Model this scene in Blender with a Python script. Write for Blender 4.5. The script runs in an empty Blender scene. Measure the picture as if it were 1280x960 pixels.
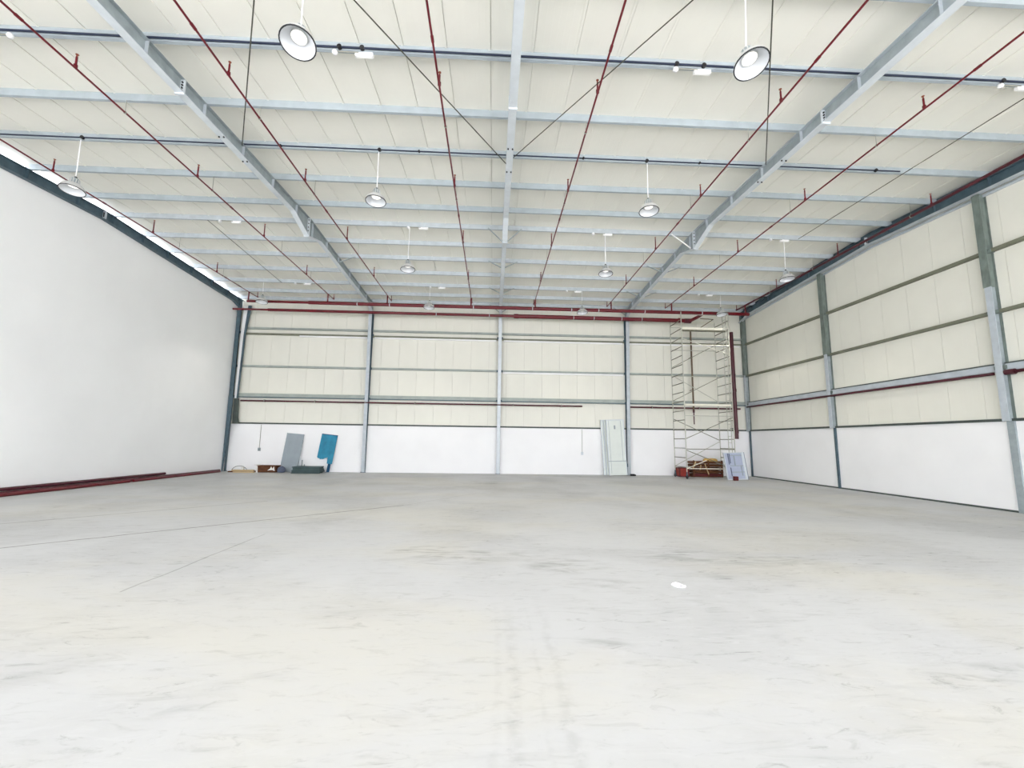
import bpy, math, random
from mathutils import Vector, Matrix
random.seed(7)
scene = bpy.context.scene
C = scene.collection

# ------------------------------------------------------------------ camera
cam_data = bpy.data.cameras.new('camera')
cam_data.sensor_width = 36.0
cam_data.lens = 540.8 / 1280 * 36.0
cam_data.clip_end = 500
cam = bpy.data.objects.new('camera', cam_data)
C.objects.link(cam)
_r = Vector((0.99892542, -0.04432515, 0.01353828))
_u = Vector((-0.01924729, -0.13102178, 0.99119263))
_f = Vector((0.04216095, 0.99038809, 0.13173413))
cam.matrix_world = Matrix(((_r.x, _u.x, -_f.x, 13.7), (_r.y, _u.y, -_f.y, 0.0), (_r.z, _u.z, -_f.z, 1.7), (0, 0, 0, 1)))
scene.camera = cam

# ------------------------------------------------------------------ sky, sun, exposure
world = bpy.data.worlds.new('sky')
scene.world = world
world.use_nodes = True
_bg = world.node_tree.nodes['Background']
_bg.inputs['Color'].default_value = (0.89, 0.91, 1.0, 1)      # bright hazy white sky
_bg.inputs['Strength'].default_value = 3.2
sun_data = bpy.data.lights.new('sun', 'SUN')
sun_data.energy = 9.0
sun_data.angle = math.radians(2.0)
sun_data.color = (1.0, 0.965, 0.965)
sun = bpy.data.objects.new('sun', sun_data)
C.objects.link(sun)
sun.rotation_euler = (math.radians(28), 0, math.radians(12))    # high sun on the yard in front of the open side
scene.view_settings.view_transform = 'Standard'
scene.view_settings.look = 'None'
scene.view_settings.gamma = 1.0
scene.view_settings.exposure = 1.12
scene.view_settings.use_curve_mapping = False
scene.cycles.max_bounces = 14
scene.cycles.diffuse_bounces = 10
scene.cycles.glossy_bounces = 4
scene.cycles.sample_clamp_indirect = 6.0

# ------------------------------------------------------------------ dimensions (metres)
XR = 27.78        # inner face of right wall
YB = 23.32        # inner face of back wall
YF = -10.0         # open front
YS = -2.0          # side walls start here; unseen openings added nearer the front to let in sky light
RY = 14.76        # ridge
BLK = 2.43        # top of the white block wall
def under(y): return 9.47 - 0.048 * abs(y - RY)        # top of rafters = underside of purlins
PD = 0.17                                              # purlin depth
def raft(y): return under(y) - 0.30                    # underside of rafters

# ------------------------------------------------------------------ materials
def lin(c):
    return tuple((v / 12.92 if v <= 0.04045 else ((v + 0.055) / 1.055) ** 2.4) for v in [x / 255 for x in c])
def mat(name, rgb, rough=0.6, metal=0.0, var=0.06, scale=3.0, bump=0.0, bscale=40.0, spec=0.3, stretch=None):
    m = bpy.data.materials.new(name)
    m.use_nodes = True
    nt = m.node_tree; N = nt.nodes; L = nt.links
    b = N['Principled BSDF']
    b.inputs['Roughness'].default_value = rough
    b.inputs['Metallic'].default_value = metal
    b.inputs['Specular IOR Level'].default_value = spec
    c = lin(rgb)
    tc = N.new('ShaderNodeTexCoord')
    src = tc.outputs['Object']
    if stretch:
        mp = N.new('ShaderNodeMapping'); mp.inputs['Scale'].default_value = stretch
        L.new(src, mp.inputs['Vector']); src = mp.outputs['Vector']
    nz = N.new('ShaderNodeTexNoise'); nz.inputs['Scale'].default_value = scale; nz.inputs['Detail'].default_value = 5
    L.new(src, nz.inputs['Vector'])
    rp = N.new('ShaderNodeValToRGB')
    rp.color_ramp.elements[0].position = 0.3; rp.color_ramp.elements[1].position = 0.7
    rp.color_ramp.elements[0].color = tuple(max(0, v * (1 - var)) for v in c) + (1,)
    rp.color_ramp.elements[1].color = tuple(min(1, v * (1 + var)) for v in c) + (1,)
    L.new(nz.outputs['Fac'], rp.inputs['Fac']); L.new(rp.outputs['Color'], b.inputs['Base Color'])
    if bump > 0:
        n2 = N.new('ShaderNodeTexNoise'); n2.inputs['Scale'].default_value = bscale
        L.new(src, n2.inputs['Vector'])
        bp = N.new('ShaderNodeBump'); bp.inputs['Strength'].default_value = bump; bp.inputs['Distance'].default_value = 0.01
        L.new(n2.outputs['Fac'], bp.inputs['Height']); L.new(bp.outputs['Normal'], b.inputs['Normal'])
    return m

def panel_mat(name, rgb, axis, rough=0.45):
    """sandwich sheet: warm white paint with fine pressed ribs along the sheet"""
    m = mat(name, rgb, rough=rough, var=0.025, scale=0.9, spec=0.25)
    nt = m.node_tree; N = nt.nodes; L = nt.links; b = N['Principled BSDF']
    tc = N.new('ShaderNodeTexCoord'); sp = N.new('ShaderNodeSeparateXYZ'); L.new(tc.outputs['Object'], sp.inputs[0])
    mu = N.new('ShaderNodeMath'); mu.operation = 'MULTIPLY'; mu.inputs[1].default_value = 2 * math.pi / 0.12
    L.new(sp.outputs[axis], mu.inputs[0])
    sn = N.new('ShaderNodeMath'); sn.operation = 'SINE'; L.new(mu.outputs[0], sn.inputs[0])
    pw = N.new('ShaderNodeMath'); pw.operation = 'GREATER_THAN'; pw.inputs[1].default_value = 0.75; L.new(sn.outputs[0], pw.inputs[0])
    bp = N.new('ShaderNodeBump'); bp.inputs['Strength'].default_value = 0.25; bp.inputs['Distance'].default_value = 0.004
    L.new(pw.outputs[0], bp.inputs['Height']); L.new(bp.outputs['Normal'], b.inputs['Normal'])
    return m

def floor_mat():
    m = bpy.data.materials.new('worn_concrete'); m.use_nodes = True
    nt = m.node_tree; N = nt.nodes; L = nt.links; b = N['Principled BSDF']
    b.inputs['Specular IOR Level'].default_value = 0.3
    geo = N.new('ShaderNodeNewGeometry')
    sep = N.new('ShaderNodeSeparateXYZ'); L.new(geo.outputs['Position'], sep.inputs[0])
    def math2(op, a, c=None, clamp=False):
        n = N.new('ShaderNodeMath'); n.operation = op; n.use_clamp = clamp
        for i, v in enumerate((a, c)):
            if v is None: continue
            if isinstance(v, (int, float)): n.inputs[i].default_value = v
            else: L.new(v, n.inputs[i])
        return n.outputs[0]
    def noise(scale, detail=6, dist=0.0, vec=None, rough=0.6):
        n = N.new('ShaderNodeTexNoise'); n.inputs['Scale'].default_value = scale; n.inputs['Detail'].default_value = detail
        n.inputs['Distortion'].default_value = dist; n.inputs['Roughness'].default_value = rough
        L.new(vec or geo.outputs['Position'], n.inputs['Vector']); return n.outputs['Fac']
    def smooth(v, lo, hi, out0=0.0, out1=1.0):
        n = N.new('ShaderNodeMapRange'); n.interpolation_type = 'SMOOTHSTEP'
        L.new(v, n.inputs['Value'])
        for k, x in zip(('From Min', 'From Max', 'To Min', 'To Max'), (lo, hi, out0, out1)): n.inputs[k].default_value = x
        return n.outputs['Result']
    # swept streaks: noise stretched along the sweep of the trowel
    mp = N.new('ShaderNodeMapping'); mp.inputs['Scale'].default_value = (0.55, 1.9, 1); mp.inputs['Rotation'].default_value = (0, 0, 0.25)
    L.new(geo.outputs['Position'], mp.inputs['Vector'])
    streak = noise(1.6, 8, 0.8, mp.outputs['Vector'])
    broad = noise(0.35, 4, 0.4)
    fine = noise(9.0, 6)
    dark = math2('ADD', smooth(streak, 0.56, 0.8, 0, 0.13), smooth(broad, 0.42, 0.72, 0, 0.09))
    dark = math2('ADD', dark, smooth(fine, 0.6, 0.78, 0, 0.05))
    mp2 = N.new('ShaderNodeMapping'); mp2.inputs['Scale'].default_value = (1.1, 3.2, 1); mp2.inputs['Rotation'].default_value = (0, 0, -.35)
    L.new(geo.outputs['Position'], mp2.inputs['Vector'])
    scuff = noise(2.2, 10, 1.5, mp2.outputs['Vector'], .7)
    dark = math2('ADD', dark, math2('MULTIPLY', smooth(scuff, 0.56, 0.72, 0, 0.30), smooth(broad, .38, .60, .35, 1)))
    worn = noise(4.5, 10, 1.0, mp.outputs['Vector'], .7)
    dark = math2('ADD', dark, smooth(worn, .52, .75, 0, .16))
    dark = math2('SUBTRACT', dark, smooth(worn, .48, .25, 0, .08))
    # scuffed stains at the places the slab shows them: (x, y, rx, ry, strength)
    rag = noise(2.6, 8, 1.2, mp.outputs['Vector'])
    for (x, y, rx, ry, s) in [(14.75, 6.25, .55, .35, .34), (13.9, 6.8, .9, .35, .16), (12.9, 6.75, .9, .6, .20), (12.55, 7.0, .5, .35, .2),
                              (17.2, 6.6, 1.3, .45, .22), (16.45, 7.0, .5, .25, .22), (16.6, 5.75, .5, .2, .18), (15.0, 5.5, .6, .2, .18),
                              (11.6, 3.1, .35, .14, .22), (17.6, 3.4, .6, .16, .2), (14.6, 3.9, .35, .12, .2), (15.9, 4.0, .5, .14, .12),
                              (13.4, 18.4, .9, .8, .25), (13.0, 17.8, 1.2, .5, .18), (19.0, 21.8, 2.2, .7, .2), (7.2, 18.8, .6, .5, .25),
                              (16.0, 22.3, 3.0, .5, .15), (24.5, 21.3, 2.5, 1.0, .16), (10.0, 9.6, 1.5, .5, .10)]:
        dx = math2('DIVIDE', math2('SUBTRACT', sep.outputs['X'], x), rx)
        dy = math2('DIVIDE', math2('SUBTRACT', sep.outputs['Y'], y), ry)
        d = math2('ADD', math2('MULTIPLY', dx, dx), math2('MULTIPLY', dy, dy))
        blob = smooth(d, 0.0, 1.6, 1.0, 0.0)
        dark = math2('ADD', dark, math2('MULTIPLY', math2('MULTIPLY', blob, smooth(rag, 0.42, 0.68)), s))
    # two tyre tracks running towards the back wall
    for (x, w, s) in [(13.86, .05, .09), (13.74, .03, .05), (14.2, .05, .09), (14.05, .02, .05)]:
        wob = math2('ADD', sep.outputs['X'], math2('MULTIPLY', math2('SUBTRACT', broad, .5), .25))
        d = math2('ABSOLUTE', math2('SUBTRACT', wob, x))
        t = math2('MULTIPLY', smooth(d, 0, w * 1.6, 1, 0), smooth(sep.outputs['Y'], 3.6, 5.6, 1, 0))
        dark = math2('ADD', dark, math2('MULTIPLY', math2('MULTIPLY', t, smooth(fine, .35, .6)), s))
    # long thin dark lines: (x0, y0, x1, y1, half width, strength)
    wobble = math2('MULTIPLY', math2('SUBTRACT', noise(1.5, 3), .5), .10)
    for (x0, y0, x1, y1, hw, s) in [(6.2, 7.05, 11.4, 11.8, .024, .65), (4.2, 8.9, 7.6, 12.4, .03, .36), (9.64, 5.2, 9.66, 8.2, .014, .28),
                                    (11.4, 11.8, 13.2, 14.6, .02, .2)]:
        ln = math.hypot(x1 - x0, y1 - y0); ux, uy = (x1 - x0) / ln, (y1 - y0) / ln
        px = math2('SUBTRACT', sep.outputs['X'], x0); py = math2('SUBTRACT', sep.outputs['Y'], y0)
        al = math2('ADD', math2('MULTIPLY', px, ux), math2('MULTIPLY', py, uy))
        ac = math2('ADD', math2('SUBTRACT', math2('MULTIPLY', px, -uy), math2('MULTIPLY', py, -ux)), wobble)
        on = math2('MULTIPLY', math2('GREATER_THAN', al, 0), math2('LESS_THAN', al, ln))
        dark = math2('ADD', dark, math2('MULTIPLY', math2('MULTIPLY', on, smooth(math2('ABSOLUTE', ac), hw * .5, hw * 1.3, 1, 0)), s))
    mx = N.new('ShaderNodeMix'); mx.data_type = 'RGBA'
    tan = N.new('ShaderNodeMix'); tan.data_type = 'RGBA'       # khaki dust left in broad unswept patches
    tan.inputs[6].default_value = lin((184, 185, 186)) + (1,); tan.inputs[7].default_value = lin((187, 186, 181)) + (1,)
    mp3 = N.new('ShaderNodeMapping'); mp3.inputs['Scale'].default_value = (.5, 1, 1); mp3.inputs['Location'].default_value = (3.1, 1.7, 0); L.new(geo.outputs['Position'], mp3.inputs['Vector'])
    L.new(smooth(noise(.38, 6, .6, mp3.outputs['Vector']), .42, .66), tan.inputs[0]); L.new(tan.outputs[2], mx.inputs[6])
    mx.inputs[7].default_value = lin((70, 68, 60)) + (1,)
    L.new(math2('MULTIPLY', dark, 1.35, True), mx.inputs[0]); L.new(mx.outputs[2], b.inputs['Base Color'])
    L.new(smooth(broad, .3, .7, .42, .62), b.inputs['Roughness'])
    bp = N.new('ShaderNodeBump'); bp.inputs['Strength'].default_value = .12; bp.inputs['Distance'].default_value = .01
    L.new(fine, bp.inputs['Height']); L.new(bp.outputs['Normal'], b.inputs['Normal'])
    return m

M = {
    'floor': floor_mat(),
    'ceil': panel_mat('cream_roof_sheet', (235, 234, 225), 'X'),
    'clad_back': panel_mat('cream_wall_sheet', (227, 226, 215), 'X'),
    'clad_right': panel_mat('cream_side_sheet', (229, 228, 217), 'Y'),
    'backing': mat('joint_backing', (186, 184, 172)),
    'plaster': mat('white_plaster', (242, 242, 242), rough=.8, var=.02, scale=.8, bump=.1, bscale=25),
    'leftwall': mat('smooth_white_paint', (242, 243, 243), rough=.6, var=.025, scale=.5, bump=.05, bscale=6),
    'apron': mat('yard_concrete', (204, 203, 199), rough=.9),
    'steel': mat('galvanised_steel', (182, 190, 196), rough=.42, metal=.0, var=.08, scale=5, spec=.5),
    'steel_light': mat('pale_galvanised_steel', (205, 212, 217), rough=.4, var=.06, scale=5, spec=.5),
    'steel_mid': mat('grey_steel', (150, 160, 163), rough=.45, var=.12, scale=6, spec=.5),
    'steel_green': mat('green_grey_steel', (112, 123, 117), rough=.55, var=.22, scale=7, spec=.4, stretch=(1, 1, .5)),
    'steel_dark': mat('dark_blue_grey_steel', (72, 92, 102), rough=.5, var=.18, scale=5, spec=.4),
    'purlin': mat('purlin_steel', (164, 174, 180), rough=.45, var=.08, scale=4, spec=.4),
    'girt': mat('girt_steel', (158, 166, 160), rough=.5, var=.1, scale=3, spec=.4),
    'girt_shaded': mat('olive_shaded_girt_steel', (120, 122, 104), rough=.55, var=.12, scale=3, spec=.4),  # darker girt copy: shade on the undersides put into the colour
    'flash': mat('dark_grey_flashing', (74, 82, 78), rough=.6, var=.15),
    'red': mat('red_pipe_paint', (100, 10, 24), rough=.35, var=.1, scale=6, spec=.5),
    'red_dark': mat('dark_red_pipe_paint', (72, 16, 30), rough=.4, var=.15, scale=6, spec=.5),
    'brass': mat('sprinkler_brass', (150, 90, 70), rough=.35, metal=.6),
    'conduit': mat('dark_navy_conduit', (38, 46, 66), rough=.5),
    'rod': mat('dark_bracing_rod', (74, 74, 62), rough=.5),
    'thin': mat('thin_grey_hanger', (150, 150, 140), rough=.5),
    'white': mat('white_plastic', (240, 240, 240), rough=.4, var=.01),
    'alu_in': mat('lamp_reflector_white', (212, 215, 218), rough=.3, var=.02, spec=.5),
    'alu': mat('spun_aluminium', (205, 206, 204), rough=.35, metal=.3, var=.05),
    'lens': mat('frosted_lamp_lens', (246, 246, 243), rough=.3, var=.01, spec=.5),
    'lens_lit': mat('lit_lamp_lens', (246, 246, 243), rough=.3, var=.01),
    'black': mat('black_plastic', (32, 32, 34), rough=.5),
    'bolt': mat('dark_bolt_steel', (52, 54, 56), rough=.4, metal=.5),
    'scaff': mat('scaffold_aluminium', (186, 186, 174), rough=.4, metal=.0, var=.1, scale=8, spec=.5),
    'scaff_rung': mat('dull_scaffold_rung', (118, 117, 100), rough=.45, var=.15, scale=8),
    'board': mat('pale_scaffold_board', (232, 230, 215), rough=.6),
    'wood': mat('dark_brown_wood', (92, 56, 34), rough=.75, var=.4, scale=9, stretch=(.3, 1, 3)),
    'wood_pale': mat('pale_raw_timber', (196, 172, 132), rough=.75, var=.2, scale=9, stretch=(.3, 1, 3)),
    'redbox': mat('brick_red_paint', (150, 52, 42), rough=.6, var=.15, scale=6),
    'maroon': mat('maroon_sheet', (92, 34, 36), rough=.6, var=.2, scale=6),
    'sack': mat('tan_sacking', (196, 160, 92), rough=.9, var=.2, scale=14, bump=.4, bscale=60),
    'greydoor': mat('grey_door_paint', (148, 158, 164), rough=.5, var=.05, scale=3),
    'paledoor': mat('pale_grey_green_door_paint', (216, 222, 216), rough=.5, var=.03, scale=3),
    'teal': mat('teal_door_film', (40, 128, 158), rough=.5, var=.22, scale=3),
    'teal_dark': mat('dark_teal_edge', (16, 70, 104), rough=.5, var=.15),
    'sheetgreen': mat('dark_grey_green_sheet', (66, 84, 84), rough=.6, var=.15, scale=4),
    'bluegrey': mat('pale_blue_grey_metal', (170, 178, 198), rough=.4, var=.06, scale=4),
    'slate': mat('slate_blue_metal', (88, 96, 116), rough=.45, var=.1),
    'card': mat('white_card', (232, 230, 226), rough=.8),
    'paper': mat('white_paper', (240, 240, 242), rough=.8, var=.01),
    'paper_in': mat('grey_paper_inside', (150, 150, 158), rough=.8),
    'rubber': mat('dark_rubber', (48, 48, 50), rough=.8),
    'brownpipe': mat('brown_drop_pipe', (104, 88, 70), rough=.5),
}

_e = M['lens_lit'].node_tree.nodes['Principled BSDF']
_e.inputs['Emission Color'].default_value = (1, .96, .9, 1); _e.inputs['Emission Strength'].default_value = .4  # lens glow added along with the spots in the lamps

# ------------------------------------------------------------------ mesh builder
class MB:
    def __init__(s): s.v = []; s.f = []; s.sm = []
    def add(s, vs, fs, smooth=False):
        o = len(s.v); s.v += [tuple(v) for v in vs]; s.f += [tuple(i + o for i in f) for f in fs]; s.sm += [smooth] * len(fs); return s
    def box(s, x0, x1, y0, y1, z0, z1):
        return s.add([(x0, y0, z0), (x1, y0, z0), (x1, y1, z0), (x0, y1, z0), (x0, y0, z1), (x1, y0, z1), (x1, y1, z1), (x0, y1, z1)],
                     [(0, 3, 2, 1), (4, 5, 6, 7), (0, 1, 5, 4), (1, 2, 6, 5), (2, 3, 7, 6), (3, 0, 4, 7)])
    def prism(s, pts, axis, a, b):
        """polygon pts (in the two other axes) extruded along axis from a to b"""
        def mk(p, t):
            return {'x': (t, p[0], p[1]), 'y': (p[0], t, p[1]), 'z': (p[0], p[1], t)}[axis]
        n = len(pts)
        vs = [mk(p, a) for p in pts] + [mk(p, b) for p in pts]
        fs = [tuple(range(n))[::-1], tuple(range(n, 2 * n))] + [(i, (i + 1) % n, n + (i + 1) % n, n + i) for i in range(n)]
        return s.add(vs, fs)
    def bar(s, p, q, w, h=None):
        """square bar between two points"""
        return s.tube(p, q, (w if h is None else max(w, h)) * .7071, 4)
    def tube(s, p, q, r, n=8, r2=None, cap=True):
        p, q = Vector(p), Vector(q); d = (q - p).normalized()
        a = d.orthogonal().normalized() if abs(d.z) > .99 else d.cross(Vector((0, 0, 1))).normalized()
        b = d.cross(a); r2 = r if r2 is None else r2
        off = math.pi / n if n == 4 else 0
        vs = [p + (a * math.cos(off + 2 * math.pi * i / n) + b * math.sin(off + 2 * math.pi * i / n)) * r for i in range(n)]
        vs += [q + (a * math.cos(off + 2 * math.pi * i / n) + b * math.sin(off + 2 * math.pi * i / n)) * r2 for i in range(n)]
        s.add(vs, [(i, (i + 1) % n, n + (i + 1) % n, n + i) for i in range(n)], n > 4)
        if cap: s.add(vs, [tuple(range(n))[::-1], tuple(range(n, 2 * n))])
        return s
    def path(s, pts, r, n=8):
        for a, b in zip(pts, pts[1:]): s.tube(a, b, r, n)
        return s
    def lathe(s, prof, n=24, c=(0, 0, 0)):
        vs = []; fs = []
        for (r, z) in prof:
            for i in range(n):
                t = 2 * math.pi * i / n; vs.append((c[0] + r * math.cos(t), c[1] + r * math.sin(t), c[2] + z))
        for k in range(len(prof) - 1):
            for i in range(n):
                j = (i + 1) % n; fs.append((k * n + i, k * n + j, (k + 1) * n + j, (k + 1) * n + i))
        return s.add(vs, fs, True)
    def mesh(s, name, m):
        me = bpy.data.meshes.new(name); me.from_pydata(s.v, [], s.f); me.validate(); me.materials.append(m)
        if any(s.sm) and len(me.polygons) == len(s.sm): me.polygons.foreach_set('use_smooth', s.sm)
        me.update(); return me

def link(name, me, parent=None, loc=None, rot=None):
    o = bpy.data.objects.new(name, me); C.objects.link(o)
    if parent: o.parent = parent
    if loc is not None: o.location = loc
    if rot is not None: o.rotation_euler = rot
    return o
def obj(name, mb, m, parent=None, loc=None, rot=None):
    return link(name, mb.mesh(name, M[m]), parent, loc, rot)
def tag(o, label, cat, group=None, kind=None):
    o['label'] = label; o['category'] = cat
    if group: o['group'] = group
    if kind: o['kind'] = kind
    return o
def thing(name, label, cat, loc=(0, 0, 0), rz=0.0, group=None):
    return tag(link(name, None, None, loc, (0, 0, rz)), label, cat, group)
def struct(o, label=None):
    o['kind'] = 'structure'
    if label: o['label'] = label
    return o
def copy_tree(o, parent=None):
    c = o.copy(); C.objects.link(c)
    if parent: c.parent = parent
    for ch in list(o.children): copy_tree(ch, c)
    return c

# ================================================================== SETTING
struct(obj('floor', MB().box(-.25, XR + .3, YF, YB + .3, -.2, 0), 'floor'), 'pale worn concrete slab with scuffs, tyre tracks and thin dark lines')
struct(obj('ground', MB().box(-60, 90, -70, YF, -.3, -.06), 'apron'), 'concrete yard outside the open front')

# left wall: smooth white partition up to the underside of the edge rafter
pts = [(YS, 0), (YB, 0), (YB, raft(YB) - .02), (RY, raft(RY) - .02), (YS, raft(YS) - .02)]
struct(obj('wall_left', MB().prism(pts, 'x', -.3, -.03), 'leftwall'), 'smooth plain white partition wall')

# back wall: block plinth, dark flashing, cream sheets with open joints over a backing
wb = struct(obj('wall_back', MB().box(-.1, XR + .2, YB + .06, YB + .25, BLK - .3, 9.2), 'backing'), 'cream sheet wall above white block wall, at the far end')
obj('block_wall', MB().box(-.03, XR + .2, YB - .02, YB + .25, 0, BLK), 'plaster', wb)
obj('flashing', MB().box(.2, XR, YB - .05, YB + .05, BLK, BLK + .075), 'flash', wb)
PW = .972
me = MB().box(.004, PW - .004, 0, .07, BLK + .05, 9.22).mesh('panel', M['clad_back'])
for i in range(29): link('panel', me, wb, (i * PW - .2, YB, 0))

# right wall
wr = struct(obj('wall_right', MB().box(XR + .06, XR + .25, YS, YB + .2, BLK - .3, 9.0), 'backing'), 'cream sheet wall above white block wall, on the right')
obj('block_wall', MB().box(XR - .02, XR + .25, YS, YB + .1, 0, BLK), 'plaster', wr)
obj('flashing', MB().box(XR - .06, XR + .05, YS, YB, BLK, BLK + .075), 'flash', wr)
for i in range(26):
    y1 = YB + .1 - i * PW; y0 = y1 - PW
    zt = lambda y: under(y) + .05
    me = MB().prism([(y0 - y1 + .004, BLK + .05), (-.004, BLK + .05), (-.004, zt(y1)), (y0 - y1 + .004, zt(y0))], 'x', 0, .07).mesh('panel', M['clad_right'])
    link('panel', me, wr, (XR, y1, 0))
struct(obj('baseboard_right', MB().box(XR - .05, XR - .02, YS, YB - .2, 0, .05), 'flash'), 'thin dark strip at the foot of the white block wall on the right')
# pale capping strip along the right wall under the edge beam
cap = MB()
for a, b in ((YF, RY), (RY, YB)):
    cap.prism([(a, raft(a) - .10), (b, raft(b) - .10), (b, raft(b) - .02), (a, raft(a) - .02)], 'x', XR - .04, XR - .001)
struct(obj('trim_1', cap, 'steel'), 'pale capping strip under the sloping right edge beam')
# corner closing strips beside the left corner column
struct(obj('trim_2', MB().prism([(.2, 3.75), (.30, 3.75), (.36, 7.2), (.46, 8.7), (.24, 8.7), (.2, 7.2)], 'y', YB - .24, YB - .16), 'white'), 'white closing strip beside the left corner column')
struct(obj('trim_3', MB().prism([(.30, 3.75), (.36, 3.75), (.44, 7.2), (.62, 8.75), (.46, 8.75), (.36, 7.2)], 'y', YB - .24, YB - .16), 'steel_dark'), 'dark edge strip beside the white closing strip in the left corner')
struct(obj('trim_4', MB().prism([(.2, BLK), (.52, BLK), (.45, BLK + .3), (.40, 3.74), (.2, 3.74)], 'y', YB - .22, YB - .14), 'flash'), 'dark patch low in the left back corner')  # dark patch just above the block wall

clo = MB()
for a, b in ((YF, RY), (RY, YB)):
    clo.prism([(a, under(a)), (b, under(b)), (b, under(b) + PD), (a, under(a) + PD)], 'x', XR - .14, XR - .13)
struct(obj('trim_5', clo, 'steel_dark'), 'dark closing plate between the purlins above the right edge beam')

# front: lintel beam over the open side (behind the camera)
struct(obj('wall_front', MB().box(-.3, XR + .3, YF - .2, YF, 8.0, 8.9), 'clad_back'), 'cream lintel over the open front')

# ceiling: cream sheets on both slopes, one object per sheet
ce = struct(link('ceiling', None), 'cream sheeted roof lining on two gentle slopes')
CW = .846
def slope_sheet(a, b):
    za, zb = under(a) + PD, under(b) + PD
    mb = MB()
    mb.prism([(a, za), (b, zb), (b, zb + .06), (a, za + .06)], 'x', .004, CW - .006)
    mb.prism([(a, za - .012), (b, zb - .012), (b, zb + .01), (a, za + .01)], 'x', CW - .05, CW - .004)   # lap rib
    return mb.mesh('panel', M['ceil'])
m1, m2 = slope_sheet(YF - .2, RY), slope_sheet(RY, YB + .3)
for i in range(33):
    for me in (m1, m2): link('panel', me, ce, (i * CW - .02, 0, 0))
rf = MB()
for a, b in ((YF - .3, RY), (RY, YB + .4)):
    za, zb = under(a) + PD + .05, under(b) + PD + .05
    rf.prism([(a, za), (b, zb), (b, zb + .05), (a, za + .05)], 'x', -.05, XR + .4)
obj('roof_deck', rf, 'backing', ce)

# ================================================================== STEEL FRAME
FX = [0.02, 7.0, 14.0, 21.0, 27.58]
PY = [5.95, 7.55, 9.2, 10.72, 12.25, 13.8, 15.1, 16.45, 17.75, 19.2, 20.6, 21.85, 22.95]
raft_info = [
    ('dark blue-grey sloping beam along the top of the white left wall', 'steel_dark'),
    ('grey sloping roof beam left of the middle one, landing on second column', 'steel_mid'),
    ('pale roof beam running straight up the middle of the ceiling', 'steel_light'),
    ('blue-grey roof beam right of the middle one, with one pale strut', 'steel'),
    ('dark roof beam along the top of the cream right wall', 'steel_dark')]  # shade on this beam's web put into the darker steel colour
def web_pts(k=.36):
    bot = [(YF, raft(YF)), (RY - 1.15, raft(RY - 1.15)), (RY, raft(RY) - k), (RY + 1.1, raft(RY + 1.1)), (YB - .9, raft(YB - .9)), (YB - .02, raft(YB) - .22)]
    return bot
bolt_me = MB().tube((-.02, 0, 0), (.02, 0, 0), .018, 6).mesh('bolt', M['bolt'])
bolt_dn = MB().tube((0, 0, -.02), (0, 0, .02), .02, 6).mesh('bolt', M['bolt'])
for i, x in enumerate(FX):
    lab, mm = raft_info[i]
    fw = .17 if i in (1, 2, 3) else .2
    r = thing('roof_beam', lab, 'beam', (x, 0, 0), 0, 'sloping roof beams')
    bot = web_pts(.36 if i in (1, 2, 3) else 0.0)
    top = [(YB - .02, under(YB) - .008), (RY, under(RY) - .008), (YF, under(YF) - .008)]
    obj('web', MB().prism(bot + top, 'x', -.008, .008), {'steel_light': 'steel', 'steel': 'steel_mid'}.get(mm, mm), r)  # inner beam webs darker than their flanges: shading put into the colour
    fl = MB(); 
    for a, b in zip(bot, bot[1:]): fl.prism([(a[0], a[1] - .014), (b[0], b[1] - .014), (b[0], b[1]), (a[0], a[1])], 'x', -fw / 2, fw / 2)
    obj('bottom_flange', fl, {'steel_dark': 'steel_dark' if i == 0 else 'steel'}.get(mm, 'steel_light'), r)
    fl = MB()
    for a, b in ((YF, RY), (RY, YB - .02)): fl.prism([(a, under(a) - .016), (b, under(b) - .016), (b, under(b) - .003), (a, under(a) - .003)], 'x', -fw / 2, fw / 2)
    obj('top_flange', fl, mm, r)
    # web stiffeners at the purlins, splice plates with bolts, ridge plate
    for y in PY:
        if y < 5: continue
        zb = next(a[1] + (b[1] - a[1]) * (y - a[0]) / (b[0] - a[0]) for a, b in zip(bot, bot[1:]) if a[0] <= y <= b[0])
        obj('stiffener', MB().box(-fw / 2 + .01, fw / 2 - .01, y - .005, y + .005, zb, under(y) - .016), 'steel' if i in (1, 2, 3) else 'steel_dark', r)
    for y, extra in ((8.5, .05), (RY, .04)):
        zb = raft(y) - (.36 if y == RY and i in (1, 2, 3) else 0) - (extra if i in (1, 2, 3) else 0)
        sp = obj('splice_plate', MB().box(-fw / 2 - .01, fw / 2 + .01, y - .02, y + .02, zb, under(y) - .02), 'steel_light' if i else 'steel', r)
        n = 4 if y < 10 else 5
        for s in (-1, 1):
            for k in range(n):
                z = zb + .07 + k * (under(y) - .09 - zb - .07) / (n - 1)
                link('bolt', bolt_me, sp, (s * .055, y - .025, z), (0, 0, math.pi / 2))
    if i in (1, 2, 3):
        for y in (9.9, 10.9):
            for s in (-1, 1): link('bolt', bolt_dn, r, (s * .055, y, raft(y) - .02))
    # fly braces from bottom flange up to the purlins
    fb = {1: [(17.75, 1)], 2: [(15.1, 1), (15.1, -1), (17.75, 1), (17.75, -1), (20.6, 1), (20.6, -1), (22.95, 1), (22.95, -1)],
          3: [(15.1, -1), (17.75, 1), (17.75, -1), (20.6, -1), (20.6, 1), (22.95, -1)]}.get(i, [])
    for (y, s) in fb:
        zb = next(a[1] + (b[1] - a[1]) * (y - a[0]) / (b[0] - a[0]) for a, b in zip(bot, bot[1:]) if a[0] <= y <= b[0])
        obj('fly_brace', MB().bar((s * .07, y - .1, zb + .02), (s * (.62 if i == 2 else .75), y - .03, under(y) + .03), .035), 'white' if (i == 3 and y < 16) else 'steel_mid', r)

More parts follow.
